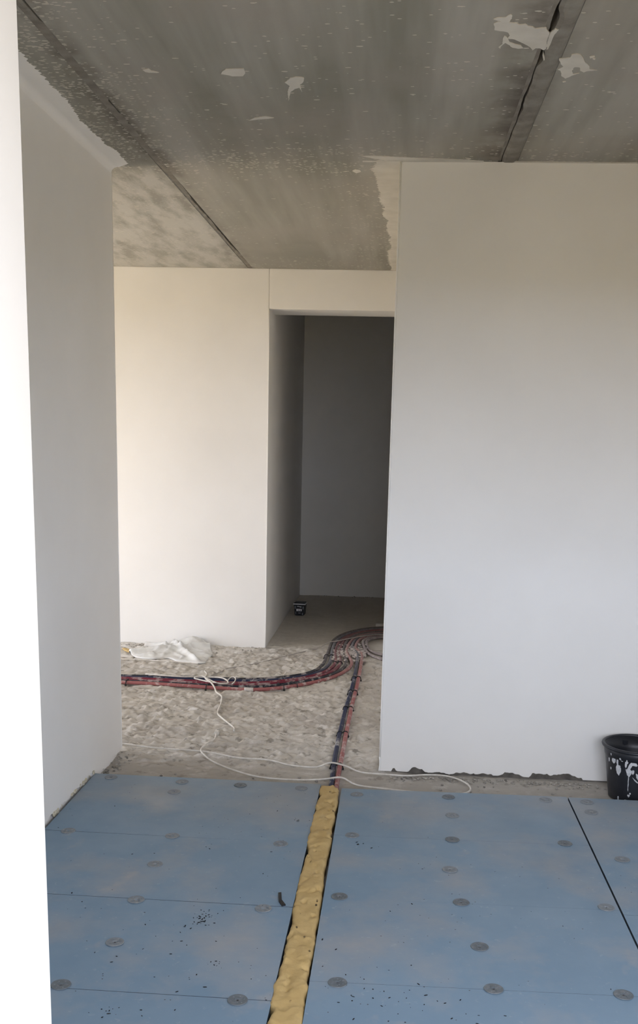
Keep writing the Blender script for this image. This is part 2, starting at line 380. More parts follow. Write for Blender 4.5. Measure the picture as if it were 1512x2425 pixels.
# right wall (return of the room on the right): dark foot, plaster coat with torn lower edge
wr = wall('wall_right', [(XR + .014, 3.5, YR + .02, 7.95, -.02, H)], PLASTER)
box('masonry_foot', XR + .010, 3.4, YR + .016, YR + .05, -.012, .12, DARK, wr)
N = 420; xx = np.linspace(XR, 3.4, N)
zb = .015 + np.clip((fbm(xx, xx * 0, .07, 21, 4) - .44) * .08, -.010, .024) + (fbm(xx, xx * 0, .3, 5, 2) - .38) * .02
zb = np.where(xx < .02, .006, zb); zb = np.where(xx > .98, .004, zb)
coat('plaster_coat', (XR, YR), (3.4, YR), H, N, .03, zb, PLASTER, wr)
box('return_plaster', XR - .001, XR + .02, YR + .004, 7.93, .012, H, PLASTER, wr, .002)
tube('corner_bead', np.array([(XR - .002, YR - .001, q) for q in np.linspace(.07, H, 12)]), .0045, PLASTER, wr, 8)
bead = [(XR - .006 + .006 * math.sin(q * 30), YR - .008, q) for q in np.linspace(.012, .085, 8)]
o = tube('corner_bead', np.array(bead[::-1]), .005, m_simple('white_bead_plastic', (.85, .84, .80), .5, .4), wr, 6); o['label'] = 'loose white plastic end of corner bead'
# back wall with the doorway
wb = wall('wall_back', [(-5.2, XD, YB, YB2, -.02, H), (XD - .004, -.03, YB, YB2, ZD, H)], PLASTER, .003)
tube('corner_bead', np.array([(XD, YB, q) for q in np.linspace(.0, ZD, 10)]), .004, PLASTER, wb, 8)
# the rest of the flat that the light travels through
wall('wall_corridor_left', [(-1.2, XD, YB2 - .01, YC + .2, -.02, H)])
wall('wall_corridor_back', [(-1.2, 3.5, YC, YC + .2, -.02, H)])
wall('wall_corridor_right', [(2.6, 2.8, YB2, YC, -.02, H), (-.03, 2.8, YB2 - .15, YB2, -.02, H), (-.045, .05, YB, YB2, -.02, H)])
wall('wall_partition', [(-5.2, -1.55, YL - .14, YL, -.02, H)])
wall('wall_side', [(1.66, 1.86, .9, YR + .1, -.02, H)])
wall('wall_outer', [(-5.2, -5.0, YL - .14, WY0, -.02, H), (-5.2, -5.0, WY1, YB + .1, -.02, H), (-5.2, -5.0, WY0, WY1, -.02, WZ0), (-5.2, -5.0, WY0, WY1, WZ1, H)])
wall('wall_front', [(-5.2, OPX0, .56, .95, -.02, H), (OPX1, 3.6, .56, .95, -.02, H), (OPX0 - .01, OPX1 + .01, .56, .95, OPZ, H), (OPX0 - .01, OPX1 + .01, .56, .95, -.02, OPS)], m_simple('darkened_reveal_plaster', (.355, .345, .325), .8, .2, c2=(.335, .325, .305), scale=3), .006)  # plaster colour darkened to make up for too much light on the reveal
wall('wall_front_left_room', [(-5.2, -5.0, .56, YL, -.02, H)])

# ------------------------------------------------------------------ ceiling: three precast slabs, mortared joints, plaster skims
CE = empty('ceiling', (0, 0, H)); structure(CE)
def cchild(o):
    o.parent = CE; o.matrix_parent_inverse = Matrix.Translation((0, 0, -H)); return o
for a, b, dz in ((-5.2, -1.182, 0), (-1.152, .396, 0), (.480, 3.6, 0)):
    cchild(box('ceiling_slab', a, b, .56, 11, H + dz, H + .22, CEIL, None, .003))
cchild(box('screed_over_slabs', -5.2, 3.6, .56, 11, H + .2, H + .3, MORTAR))
def joint(x0, x1, crack, seed, z):
    n = 520; y = np.linspace(.6, 10.9, n); c = crack(y) ; w = (fbm(y, y * 0, .12, seed, 4) - .47)
    xr = x1 - c + w * .006; xm = (x0 + x1) / 2 + w * .01; zj = np.interp(y, [4.6, 5.3], [H + .0015, z])
    v, f = [], []
    for i in range(n):
        for x, zz in ((x0 - .002, zj[i] - .001), (xm[i], zj[i] - .002 + w[i] * .006), (xr[i], zj[i]), (xr[i], H + .21)): v.append((x, y[i], zz))
    for i in range(n - 1):
        for k in range(3): f.append((i * 4 + k, i * 4 + k + 1, (i + 1) * 4 + k + 1, (i + 1) * 4 + k))
    return cchild(pyd('joint_mortar', v, f, MORTAR))
def crackL(y):
    open_ = np.clip((y - 5.25) / .5, 0, 1) * np.clip((7.45 - y) / .3, 0, 1)
    spots = (fbm(y, y * 0 + 3, .22, 31, 2) > .44) & (y < 4.4)
    return .0005 + open_ * (.007 + .016 * fbm(y, y * 0, .3, 8, 4)) + spots * .007
joint(-1.184, -1.150, crackL, 14, H + .005)
def crackR(y):
    return -(.0002 + .008 * np.clip(fbm(y, y * 0 + 7, .2, 77, 3) - .50, 0, .3) * 3.2)
def jointR():
    n = 520; y = np.linspace(.6, 10.9, n); w = fbm(y, y * 0, .15, 57, 4) - .47; c = -crackR(y)
    c = c + .012 * np.exp(-((y - 3.36) / .07) ** 4) + .010 * np.exp(-((y - 3.66) / .06) ** 4) + .005 * np.exp(-((y - 4.1) / .12) ** 4)
    v, f = [], []
    for i in range(n):
        a = .411 + w[i] * .012; b = a + c[i]
        for x, zz in ((.394, H + .003), (.402, H + .004), (a - .001, H + .005 + w[i] * .006), (a, H + .10), (b + .0006, H + .10), (b + .002, H + .002), (b + .016, H - .003 + w[i] * .005), (.460 + w[i] * .012, H - .003), (.472 + w[i] * .012, H - .001), (.482, H + .003)): v.append((x, y[i], zz))
    for i in range(n - 1):
        for k in range(9): f.append((i * 10 + k, i * 10 + k + 1, (i + 1) * 10 + k + 1, (i + 1) * 10 + k))
    return cchild(pyd('joint_mortar', v, f, MORTAR))
jointR()
def skim_strip(P0, P1, w, n, seed, amp, th=.003, along_fade=None):
    """plaster skim on the ceiling: straight edge P0-P1, opposite edge ragged at width w (to the left of the direction)"""
    P0, P1 = np.array(P0, float), np.array(P1, float); d = (P1 - P0); L = np.linalg.norm(d); d /= L; nn = np.array([-d[1], d[0]]); t = np.linspace(0, L, n)
    ww = np.asarray(w(t)) + (fbm(t, t * 0 + 1, .16, seed, 2) - .37) * amp + (RNG.random(n) - .5) * amp * .45 * vnoise(t, t * 0, .3, seed + 9)
    ww = np.maximum(ww, .004); v, f = [], []
    for i in range(n):
        p = P0 + d * t[i]; q = p + nn * ww[i]; m_ = p + nn * ww[i] * .8
        v += [(p[0], p[1], H - th - .001), (m_[0], m_[1], H - th), (q[0], q[1], H - .0006), (q[0], q[1], H + .002)]
    for i in range(n - 1):
        for k in range(3): f.append((i * 4 + k, i * 4 + k + 1, (i + 1) * 4 + k + 1, (i + 1) * 4 + k))
    bm = bmesh.new(); vs = [bm.verts.new(p) for p in v]
    for q in f: bm.faces.new([vs[i] for i in q])
    return cchild(frombm('plaster_skim', bm, PATCH))
skim_strip((XR + .01, 4.90), (XR + .01, 7.92), lambda t: .105 + .03 * np.exp(-((t - .25) / .35) ** 2) - .02 * np.clip((t - 1.2) / .3, 0, 1), 420, 63, .07)
skim_strip((.32, YR + .006), (-.215, YR + .006), lambda t: np.interp(t, [0, .1, .30, .45, .535], [-.10, -.06, -.07, -.085, -.10]) * 0 + .012, 60, 31, .01)
def skim_poly(pts, seed, jit=.006, th=.0025):
    rnd = random.Random(seed); out = []
    for i in range(len(pts)):
        a, b = Vector((*pts[i], 0)), Vector((*pts[(i + 1) % len(pts)], 0)); k = max(1, int((b - a).length / .008))
        for s in range(k):
            q = a.lerp(b, s / k); e = jit * (.35 if s % 3 else 1.0)
            out.append((q.x + rnd.uniform(-e, e), q.y + rnd.uniform(-e, e)))
    bm = bmesh.new(); vs = [bm.verts.new((x, y, H - th)) for x, y in out]; fc = bm.faces.new(vs)
    r = bmesh.ops.extrude_face_region(bm, geom=[fc])
    for g_ in r['geom']:
        if isinstance(g_, bmesh.types.BMVert): g_.co.z = H + .001
    bmesh.ops.triangulate(bm, faces=[q for q in bm.faces if len(q.verts) > 4])
    return cchild(frombm('plaster_patch', bm, PATCH))
# plaster band on the ceiling in front of the right wall
skim_poly([(-.222, 4.828), (-.12, 4.835), (-.02, 4.85), (.12, 4.862), (.25, 4.88), (.33, 4.90), (.33, 4.925), (-.05, 4.925), (-.10, 4.91), (-.16, 4.875)], 2, .003)
skim_poly([(.47, 4.902), (.9, 4.905), (1.4, 4.905), (1.8, 4.90), (1.8, 4.925), (.47, 4.925)], 3, .003)
# cove of plaster along the left wall
def cove():
    n = 460; y = np.linspace(.95, 5.06, n); w = .092 + (fbm(y, y * 0 + 2, .2, 90, 3) - .43) * .06 + (RNG.random(n) - .5) * .014
    w = w * np.clip((5.10 - y) / .10, .3, 1); v, f = [], []
    for i in range(n):
        for k in range(7):
            a = math.pi / 2 * k / 6; v.append((XL - .001 + .035 * (1 - math.cos(a)), y[i], H - .036 + .035 * math.sin(a)))
        v.append((XL + w[i] * .9, y[i], H - .002)); v.append((XL + w[i], y[i], H + .0005))
    for i in range(n - 1):
        for k in range(8): f.append((i * 9 + k, i * 9 + k + 1, (i + 1) * 9 + k + 1, (i + 1) * 9 + k))
    bm = bmesh.new(); vs = [bm.verts.new(p) for p in v]
    for q in f: bm.faces.new([vs[i] for i in q])
    return cchild(frombm('plaster_cove', bm, PLASTER, None, True))
cove()
PATCHES = [[(.231, 3.340), (.241, 3.329), (.266, 3.329), (.278, 3.307), (.286, 3.311), (.286, 3.344), (.283, 3.366), (.305, 3.371), (.317, 3.381), (.333, 3.379), (.344, 3.392), (.357, 3.398), (.367, 3.411), (.385, 3.404), (.397, 3.406), (.408, 3.431), (.416, 3.454), (.414, 3.470), (.417, 3.510), (.423, 3.568), (.416, 3.585), (.401, 3.567), (.388, 3.569), (.380, 3.584), (.374, 3.569), (.363, 3.548), (.352, 3.535), (.338, 3.523), (.326, 3.507), (.306, 3.490), (.291, 3.488), (.294, 3.466), (.288, 3.439), (.269, 3.431), (.242, 3.423), (.242, 3.393), (.235, 3.374), (.249, 3.359), (.262, 3.361)],
    [(.415, 3.446), (.426, 3.415), (.442, 3.419), (.457, 3.446), (.459, 3.470), (.455, 3.494), (.460, 3.535), (.458, 3.577), (.456, 3.620), (.456, 3.673), (.442, 3.611), (.439, 3.577), (.433, 3.568), (.425, 3.577), (.415, 3.510), (.414, 3.470)],
    [(.276, 3.470), (.286, 3.470), (.293, 3.503), (.301, 3.519), (.317, 3.535), (.337, 3.544), (.348, 3.567), (.334, 3.569), (.312, 3.562), (.298, 3.535), (.287, 3.523), (.277, 3.544), (.275, 3.573), (.270, 3.557), (.277, 3.531)],
    [(.474, 3.659), (.494, 3.655), (.511, 3.646), (.512, 3.624), (.524, 3.615), (.539, 3.619), (.550, 3.645), (.566, 3.690), (.583, 3.717), (.594, 3.753), (.618, 3.762), (.584, 3.769), (.577, 3.779), (.564, 3.764), (.555, 3.732), (.537, 3.732), (.536, 3.765), (.544, 3.798), (.563, 3.788), (.543, 3.813), (.526, 3.842), (.508, 3.818), (.498, 3.765), (.487, 3.756), (.499, 3.727), (.483, 3.686)],
    [(.414, 3.585), (.423, 3.629), (.431, 3.669), (.427, 3.671), (.418, 3.633)],
    [(.571, 3.637), (.585, 3.632), (.588, 3.641), (.576, 3.654)],
    [(.583, 3.656), (.594, 3.656), (.594, 3.665), (.586, 3.663)],
    [(.520, 3.872), (.530, 3.867), (.533, 3.874), (.524, 3.882)],
    [(-.454, 3.892), (-.430, 3.849), (-.410, 3.834), (-.381, 3.842), (-.389, 3.891), (-.403, 3.913), (-.403, 3.992), (-.408, 3.946), (-.426, 3.958), (-.445, 3.992), (-.464, 4.091), (-.456, 3.992), (-.442, 3.925)],
    [(-.664, 3.789), (-.645, 3.762), (-.582, 3.757), (-.583, 3.798), (-.596, 3.830), (-.634, 3.830), (-.647, 3.820), (-.670, 3.809)],
    [(-.939, 3.771), (-.915, 3.760), (-.911, 3.781), (-.887, 3.797), (-.899, 3.801), (-.924, 3.797), (-.934, 3.791)],
    [(-.651, 4.333), (-.622, 4.297), (-.577, 4.277), (-.544, 4.298), (-.590, 4.313), (-.612, 4.318)]]
PATCHES += [[(.245, 4.85), (.272, 4.86), (.262, 4.876)], [(-.27, 5.09), (-.255, 5.06), (-.232, 5.07), (-.228, 5.10), (-.252, 5.13)]]
for i, pts in enumerate(PATCHES): skim_poly(pts, 20 + i, .0022 if len(pts) > 8 else .001)

# ------------------------------------------------------------------ yellow foam strip between the boards
def foam():
    L = [(-.305, 4.527), (-.301, 4.427), (-.303, 4.158), (-.309, 3.939), (-.309, 3.828), (-.294, 3.786), (-.297, 3.661), (-.301, 3.506), (-.306, 3.363), (-.307, 3.236), (-.298, 3.211), (-.301, 3.092), (-.302, 2.936), (-.304, 2.806), (-.308, 2.71), (-.309, 2.647), (-.298, 2.615), (-.296, 2.545), (-.30, 1.0)]
    R = [(-.224, 4.484), (-.224, 4.326), (-.226, 4.068), (-.225, 3.838), (-.226, 3.591), (-.222, 3.442), (-.221, 3.338), (-.219, 3.176), (-.220, 3.028), (-.220, 2.879), (-.219, 2.766), (-.217, 2.696), (-.217, 2.553), (-.219, 1.0)]
    L = np.array(L[::-1]); R = np.array(R[::-1]); ys = np.arange(1.0, 4.515, .007); n = len(ys); m = 15
    xl = np.interp(ys, L[:, 1], L[:, 0]) + (fbm(ys, ys * 0, .05, 12, 3) - .40) * .020 - .011; xr = np.interp(ys, R[:, 1], R[:, 0]) - (fbm(ys, ys * 0 + 5, .05, 55, 3) - .40) * .016 + .003
    v, f = [], []
    for i in range(n):
        x = np.linspace(xl[i], xr[i], m); u = np.linspace(-1, 1, m)
        yj = ys[i] + (-.03 * (u > .55) + .012 * (fbm(x, x * 0, .03, 6, 2) - .4)) * (ys[i] > 4.46)
        zz = .0525 + .004 * (1 - u ** 6) + (fbm(x, x * 0 + ys[i] * .6, .05, 17, 4) - .44) * .018 - .010 * (np.abs(u) > .99)
        zz -= .010 * np.clip((fbm(x * 1.2, x * 0 + ys[i] * .6, .03, 71, 2) - .56) / .05, 0, 1); zz += .004 * np.clip((fbm(x, x * 0 + ys[i] * .7, .06, 171, 4) - .50) / .03, 0, 1)
        for k in range(m): v.append((x[k], yj if np.isscalar(yj) else yj[k], zz[k]))
    for i in range(n - 1):
        for k in range(m - 1): f.append((i * m + k, i * m + k + 1, (i + 1) * m + k + 1, (i + 1) * m + k))
    b0 = len(v)
    for i in range(n):
        zb_ = .032 if ys[i] > 4.38 else .002; v.append((v[i * m][0] + .002, ys[i], zb_)); v.append((v[i * m + m - 1][0] - .002, ys[i], zb_))
    for i in range(n - 1):
        f.append((i * m, (i + 1) * m, b0 + 2 * (i + 1), b0 + 2 * i)); f.append((i * m + m - 1, b0 + 2 * i + 1, b0 + 2 * i + 3, (i + 1) * m + m - 1))
        f.append((b0 + 2 * i, b0 + 2 * i + 2, b0 + 2 * i + 3, b0 + 2 * i + 1))
    e = n - 1; f.append(tuple(range(e * m, e * m + m)) + (b0 + 2 * e + 1, b0 + 2 * e))
    o = pyd('foam_strip', v, f, FOAM, None, True)
    return tag(o, 'long yellow expanding foam strip sealing the channel between the blue boards', 'foam strip')
foam()

# ------------------------------------------------------------------ heating pipes
PR = .0125
def z3(P, z): return [(p[0], p[1], z if not callable(z) else z(p)) for p in P]
blue = [(-.268, 4.47), (-.270, 4.681), (-.277, 4.947), (-.280, 5.168), (-.281, 5.5), (-.278, 5.738), (-.276, 6.02), (-.269, 6.29), (-.262, 6.555), (-.258, 6.842), (-.257, 7.169), (-.257, 7.30), (-.262, 7.587), (-.272, 7.834)]
red = [(-.240, 4.46), (-.244, 4.653), (-.246, 4.826), (-.245, 5.012), (-.244, 5.257), (-.244, 5.505), (-.242, 5.755), (-.241, 6.025), (-.238, 6.295), (-.231, 6.575), (-.227, 6.91), (-.226, 7.173), (-.227, 7.30), (-.228, 7.592), (-.230, 7.811)]
outer = [(-3.6, 6.70), (-2.6, 6.70), (-1.881, 6.705), (-1.72, 6.72), (-1.449, 6.737), (-1.242, 6.735), (-1.071, 6.735), (-.902, 6.755), (-.786, 6.822), (-.675, 6.898), (-.605, 6.975), (-.548, 7.091), (-.515, 7.25), (-.502, 7.396), (-.501, 7.576), (-.504, 7.861), (-.500, 8.134), (-.474, 8.356), (-.407, 8.558), (-.305, 8.735), (-.197, 8.838), (-.082, 8.901), (.15, 8.94), (.6, 8.95)]
inner = [(-3.6, 6.53), (-2.6, 6.525), (-1.824, 6.521), (-1.669, 6.519), (-1.396, 6.495), (-1.241, 6.479), (-1.027, 6.46), (-.865, 6.473), (-.701, 6.580), (-.594, 6.674), (-.488, 6.79), (-.395, 6.94), (-.352, 7.058), (-.31, 7.187), (-.295, 7.346), (-.290, 7.58)]
upin = [(-.232, 7.60), (-.233, 7.813), (-.233, 7.944), (-.231, 8.115), (-.224, 8.26), (-.195, 8.37), (-.14, 8.43), (-.075, 8.455), (.15, 8.47), (.6, 8.47)]
def resamp(P, n):
    P = np.asarray(P, float); s = np.r_[0, np.cumsum(np.linalg.norm(np.diff(P, axis=0), axis=1))]; t = np.linspace(0, s[-1], n)
    return np.stack([np.interp(t, s, P[:, k]) for k in range(P.shape[1])], 1)
O = catmull(outer, .03); I = catmull(inner, .03); U = catmull(upin, .03)
ko = int(np.argmin(np.hypot(O[:, 0] + .501, O[:, 1] - 7.56)))
Olow, Oup = resamp(O[:ko + 1], 120), resamp(O[ko:], 60); Ilow, Uup = resamp(I, 120), resamp(U, 60)
def strand(fl_, fu, wob):
    lo = Olow * (1 - fl_) + Ilow * fl_; upn = Oup * (1 - fu) + Uup * fu
    P = np.vstack([lo[:-3], upn[3:]]); P = smooth(P, 10); P = resamp(P, 170)
    t = np.arange(170); P[:, 0] += np.sin(t * .17 + wob) * .002; P[:, 1] += np.cos(t * .13 + wob * 2) * .003
    return np.c_[P, np.full(170, PR + .002) + .0015 * np.sin(t * .1 + wob)]
spec = [(BLACKP, 'dark pipe, outermost of the curving bundle, on the side of the back wall'),
        (NAVY, 'dark navy pipe, second from the outside of the curving bundle'),
        (CRIMSON, 'crimson pipe, third from the outside of the curving bundle, against the navy one'),
        (CRIMSON, 'crimson pipe, fourth from the outside of the curving bundle, next to a dark one'),
        (BLACKP, 'dark pipe, second from the inside of the curving bundle, between crimson and red'),
        (ROSE, 'dusty red pipe, innermost of the curving bundle, nearest the blue boards')]
bundle = []
for k, (m, lab) in enumerate(spec):
    P = strand(k / 5, k / 9.2, k * 1.7); bundle.append(P)
    tag(tube('heating_pipe', P, PR, m, None, 10), lab, 'pipe', 'heating pipes curving in from the left')
def pair(low, fu, m, lab, k):
    upn = Oup * (1 - fu) + Uup * fu; P = np.vstack([catmull(low, .03), upn[9:]]); P = resamp(smooth(P, 12), 190)
    o = tube('heating_pipe', np.c_[P, np.full(190, PR + .002)], PR, m, None, 10); tag(o, lab, 'pipe', 'straight pair of heating pipes'); return P
Pb = pair(blue, 6 / 9.2, NAVY, 'dark blue pipe of the straight pair running into the yellow foam', 0)
Pr = pair(red, 7 / 9.2, ROSE, 'dusty salmon red pipe of the straight pair running into the yellow foam', 1)
for pts, fu, lab in (([(-.068, 7.56), (-.10, 7.60), (-.165, 7.698), (-.210, 7.882), (-.224, 8.02)], 8.1 / 9.2, 'dusty grey pipe looping off the bundle to the right, outer one, at the wall corner'),
                     ([(-.068, 7.73), (-.133, 7.767), (-.175, 7.871), (-.200, 8.02)], 9.2 / 9.2, 'dusty grey pipe looping off the bundle to the right, inner one, at the wall corner')):
    upn = Oup * (1 - fu) + Uup * fu; P = np.vstack([catmull(pts, .03), upn[20:] + np.array([.012, 0])]); P = resamp(smooth(P, 6), 90)
    tag(tube('heating_pipe', np.c_[P, np.full(90, PR + .002)], PR, GREYP, None, 10), lab, 'pipe', 'pipes looping off by the wall corner')
# clips over two neighbouring pipes
def clip(cx, cy, ang, half, lab, r=.0032, spread=.0145):
    o = empty('pipe_clip', (cx, cy, 0), ang); q = []
    h = spread; R_ = PR + .004
    q += [(-h - R_ - .002, 0, .002)]
    for c in (-h, h):
        for a in np.linspace(math.pi, 0, 9): q.append((c + R_ * math.cos(a), 0, .0155 + R_ * math.sin(a)))
        if c < 0: q[-1] = (0, 0, .0215); q[-2] = (-.006, 0, .025)
        else: pass
    q += [(h + R_ + .002, 0, .002)]
    v, f = tube_data(smooth(np.array(q), 1), r, 6); pyd('clip_arch', v, f, CLIP, o, True)
    for s in (-1, 1):
        bm = bmesh.new(); bbox(bm, s * (h + R_ + .002) - .005, s * (h + R_ + .002) + .005, -.006, .006, -.006, .006, .0015); frombm('clip_foot', bm, CLIP, o)
    tag(o, lab, 'clip', 'clips holding the pipes down'); return o
names = ['first', 'second', 'third', 'fourth', 'fifth']
for (x, y), lab in zip([(-.262, 4.949), (-.263, 5.529), (-.260, 6.084), (-.250, 6.50), (-.243, 6.905)],
                       ['black clip over the blue and red pair, under the white cable near the boards', 'black clip over the blue and red pair, second from the yellow foam',
                        'dark clip over the pair, third from the yellow foam', 'dark clip over the pair, fourth from the yellow foam', 'dark clip over the pair, fifth from the foam, nearest the pipe crossing']):
    clip(x, y, random.uniform(-.05, .05), .03, lab)
def near_on(P, x, y): 
    i = int(np.argmin(np.hypot(P[:, 0] - x, P[:, 1] - y))); t = P[min(i + 1, len(P) - 1)] - P[max(i - 1, 0)]; return P[i], math.atan2(t[1], t[0])
for (x, y), (a, b), lab in [((-.50, 7.60), (0, 1), 'black clip on the two outer pipes where the bundle turns'), ((-.38, 7.37), (2, 3), 'dark clip on the two middle pipes where the bundle turns'),
                            ((-.66, 6.66), (4, 5), 'dusty clip on the two inner pipes in the bend of the bundle'), ((-.75, 6.57), (4, 5), 'dusty clip on the inner pipes left of the bend'),
                            ((-1.23, 6.49), (4, 5), 'dark clip on the inner pipes beside the dangling white cable'), ((-1.78, 6.54), (4, 5), 'clip on the inner pipes next to the left wall corner')]:
    p, _ = near_on(bundle[a], x, y); q, an = near_on(bundle[b], x, y); c = (p + q) / 2
    clip(c[0], c[1], an + math.pi / 2, .03, lab, spread=max(.0145, float(np.linalg.norm((p - q)[:2])) / 2))
# pale tape wrapped round the innermost pipe
p, an = near_on(bundle[5], -.95, 6.47)
ax = np.array([math.cos(an), math.sin(an), 0]); tp = np.array([p + ax * s for s in np.linspace(-.030, .030, 5)])
tag(tube('tape_wrap', tp, PR + .0022, m_simple('pale_tape', (.60, .55, .50), .6, .3, var=.15), None, 12), 'short pale tape wrap around the innermost red pipe of the bundle', 'tape')
# plaster droppings caked on the turn of the bundle
bm = bmesh.new()
for i in range(230):
    x = random.uniform(-.46, -.20); y = random.gauss(7.72, .16); r = random.uniform(.006, .017)
    m = bmesh.ops.create_icosphere(bm, subdivisions=1, radius=r)
    for v_ in m['verts']: v_.co = Vector((x + v_.co.x * random.uniform(.8, 1.5), y + v_.co.y * 1.3, .020 + v_.co.z * .55))
tag(frombm('plaster_droppings', bm, m_simple('dusty_pink_plaster', (.46, .40, .37), .95, .1, c2=(.58, .53, .48), scale=30, bumpy=.5)), 'dusty plaster droppings caked on the pipes where the bundle turns', 'debris', kind='stuff')

# ------------------------------------------------------------------ cables
def lift(p):
    g = .033 * math.exp(-((p[0] + .26) / .055) ** 4); return .011 + g
loop = [(-3.2, 5.35), (-2.2, 5.25), (-1.70, 5.215), (-1.458, 5.185), (-1.272, 5.135), (-1.134, 5.121), (-.994, 5.108), (-.888, 5.069), (-.789, 5.025), (-.659, 5.018), (-.585, 4.992), (-.531, 4.955), (-.45, 4.928), (-.36, 4.93), (-.295, 4.925), (-.215, 4.905), (-.135, 4.88), (-.01, 4.862), (.098, 4.855), (.194, 4.882), (.289, 4.882), (.35, 4.841), (.398, 4.765), (.405, 4.68), (.36, 4.625), (.25, 4.61), (.12, 4.62), (-.005, 4.645), (-.149, 4.685), (-.223, 4.705), (-.317, 4.715), (-.43, 4.720), (-.572, 4.723), (-.681, 4.758), (-.806, 4.823), (-.901, 4.917), (-.973, 5.034), (-.999, 5.114), (-.985, 5.236), (-.966, 5.328), (-.976, 5.44)]
CB = empty('white_cable', (-.99, 5.11, 0)); tag(CB, 'white cable looping across the blue and red pipes with its end on the concrete', 'cable')
def keep(o, par): o.parent = par; o.matrix_parent_inverse = Matrix.Translation(-par.location); return o
P = catmull([(x, y, lift((x, y)) + (.010 if 33 < i < 39 else 0)) for i, (x, y) in enumerate(loop)], .02)
keep(tube('sheath', P, .0048, CORD, None, 8), CB)
keep(box('cable_end', -.990, -.962, 5.435, 5.475, .002, .024, CORD, None, .004), CB)
o = keep(tube('stripped_core', np.array([(-.980, 5.47, .015), (-.985, 5.49, .022), (-.972, 5.505, .016)]), .003, CORD, None, 6), CB)
drop = [(-1.318, 6.87, .034), (-1.283, 6.775, .035), (-1.272, 6.66, .034), (-1.214, 6.549, .034), (-1.17, 6.45, .024), (-1.147, 6.39, .009), (-1.098, 6.301, .008), (-1.082, 6.228, .008), (-1.067, 6.107, .008), (-1.051, 5.899, .008), (-1.021, 5.814, .008), (-.973, 5.724, .008), (-.906, 5.599, .008), (-.893, 5.57, .008), (-.889, 5.52, .008)]
coilp = [(-1.70, 6.71), (-1.575, 6.665), (-1.43, 6.66), (-1.357, 6.70), (-1.288, 6.70), (-1.203, 6.69), (-1.147, 6.65), (-1.103, 6.585), (-1.106, 6.545), (-1.175, 6.555), (-1.252, 6.632), (-1.305, 6.69), (-1.345, 6.645), (-1.263, 6.60), (-1.21, 6.563), (-1.17, 6.53)]
CB2 = empty('tangled_cable', (-1.25, 6.6, 0)); tag(CB2, 'tangled white cable lying on the pipe bundle with one end trailing over the concrete', 'cable')
keep(tube('trailing_end', catmull(drop, .02), .0055, CORD, None, 8), CB2)
keep(tube('loose_loops', catmull([(x, y, .034 + .006 * math.sin(i * 1.3)) for i, (x, y) in enumerate(coilp)], .015), .0050, CORD, None, 8), CB2)
tag(tube('wire_loop', catmull([(-1.112, 6.636, .032), (-1.10, 6.675, .040), (-1.08, 6.68, .045), (-1.058, 6.635, .045), (-1.053, 6.565, .042), (-1.065, 6.525, .032)], .01), .0038, CORD, None, 8), 'small white wire loop standing on the pipes right of the tangled cable', 'wire')
cord = [(.30, 8.42, .034), (-.079, 8.46, .036), (-.186, 8.42, .036), (-.289, 8.32, .036), (-.388, 8.20, .036), (-.458, 8.10, .036), (-.525, 8.05, .034), (-.60, 7.93, .008), (-.80, 7.62, .008), (-.981, 7.325, .008), (-1.104, 7.17, .008), (-1.184, 7.10, .008), (-1.226, 6.958, .008), (-1.265, 6.83, .012)]
tag(tube('grey_cord', catmull(cord, .03), .0042, CORDG, None, 8), 'thin dusty grey cord running over the concrete and across the pipe bundle', 'cord')
sc = [(-2.9, 7.25), (-2.3, 7.27), (-2.038, 7.265), (-1.938, 7.27), (-1.804, 7.265), (-1.727, 7.25), (-1.64, 7.255), (-1.561, 7.235), (-1.492, 7.225), (-1.43, 7.20)]
tag(tube('thin_white_cord', catmull(z3(sc, .008), .03), .0045, CORD, None, 8), 'thin white cord lying along the front edge of the white sack', 'cord')

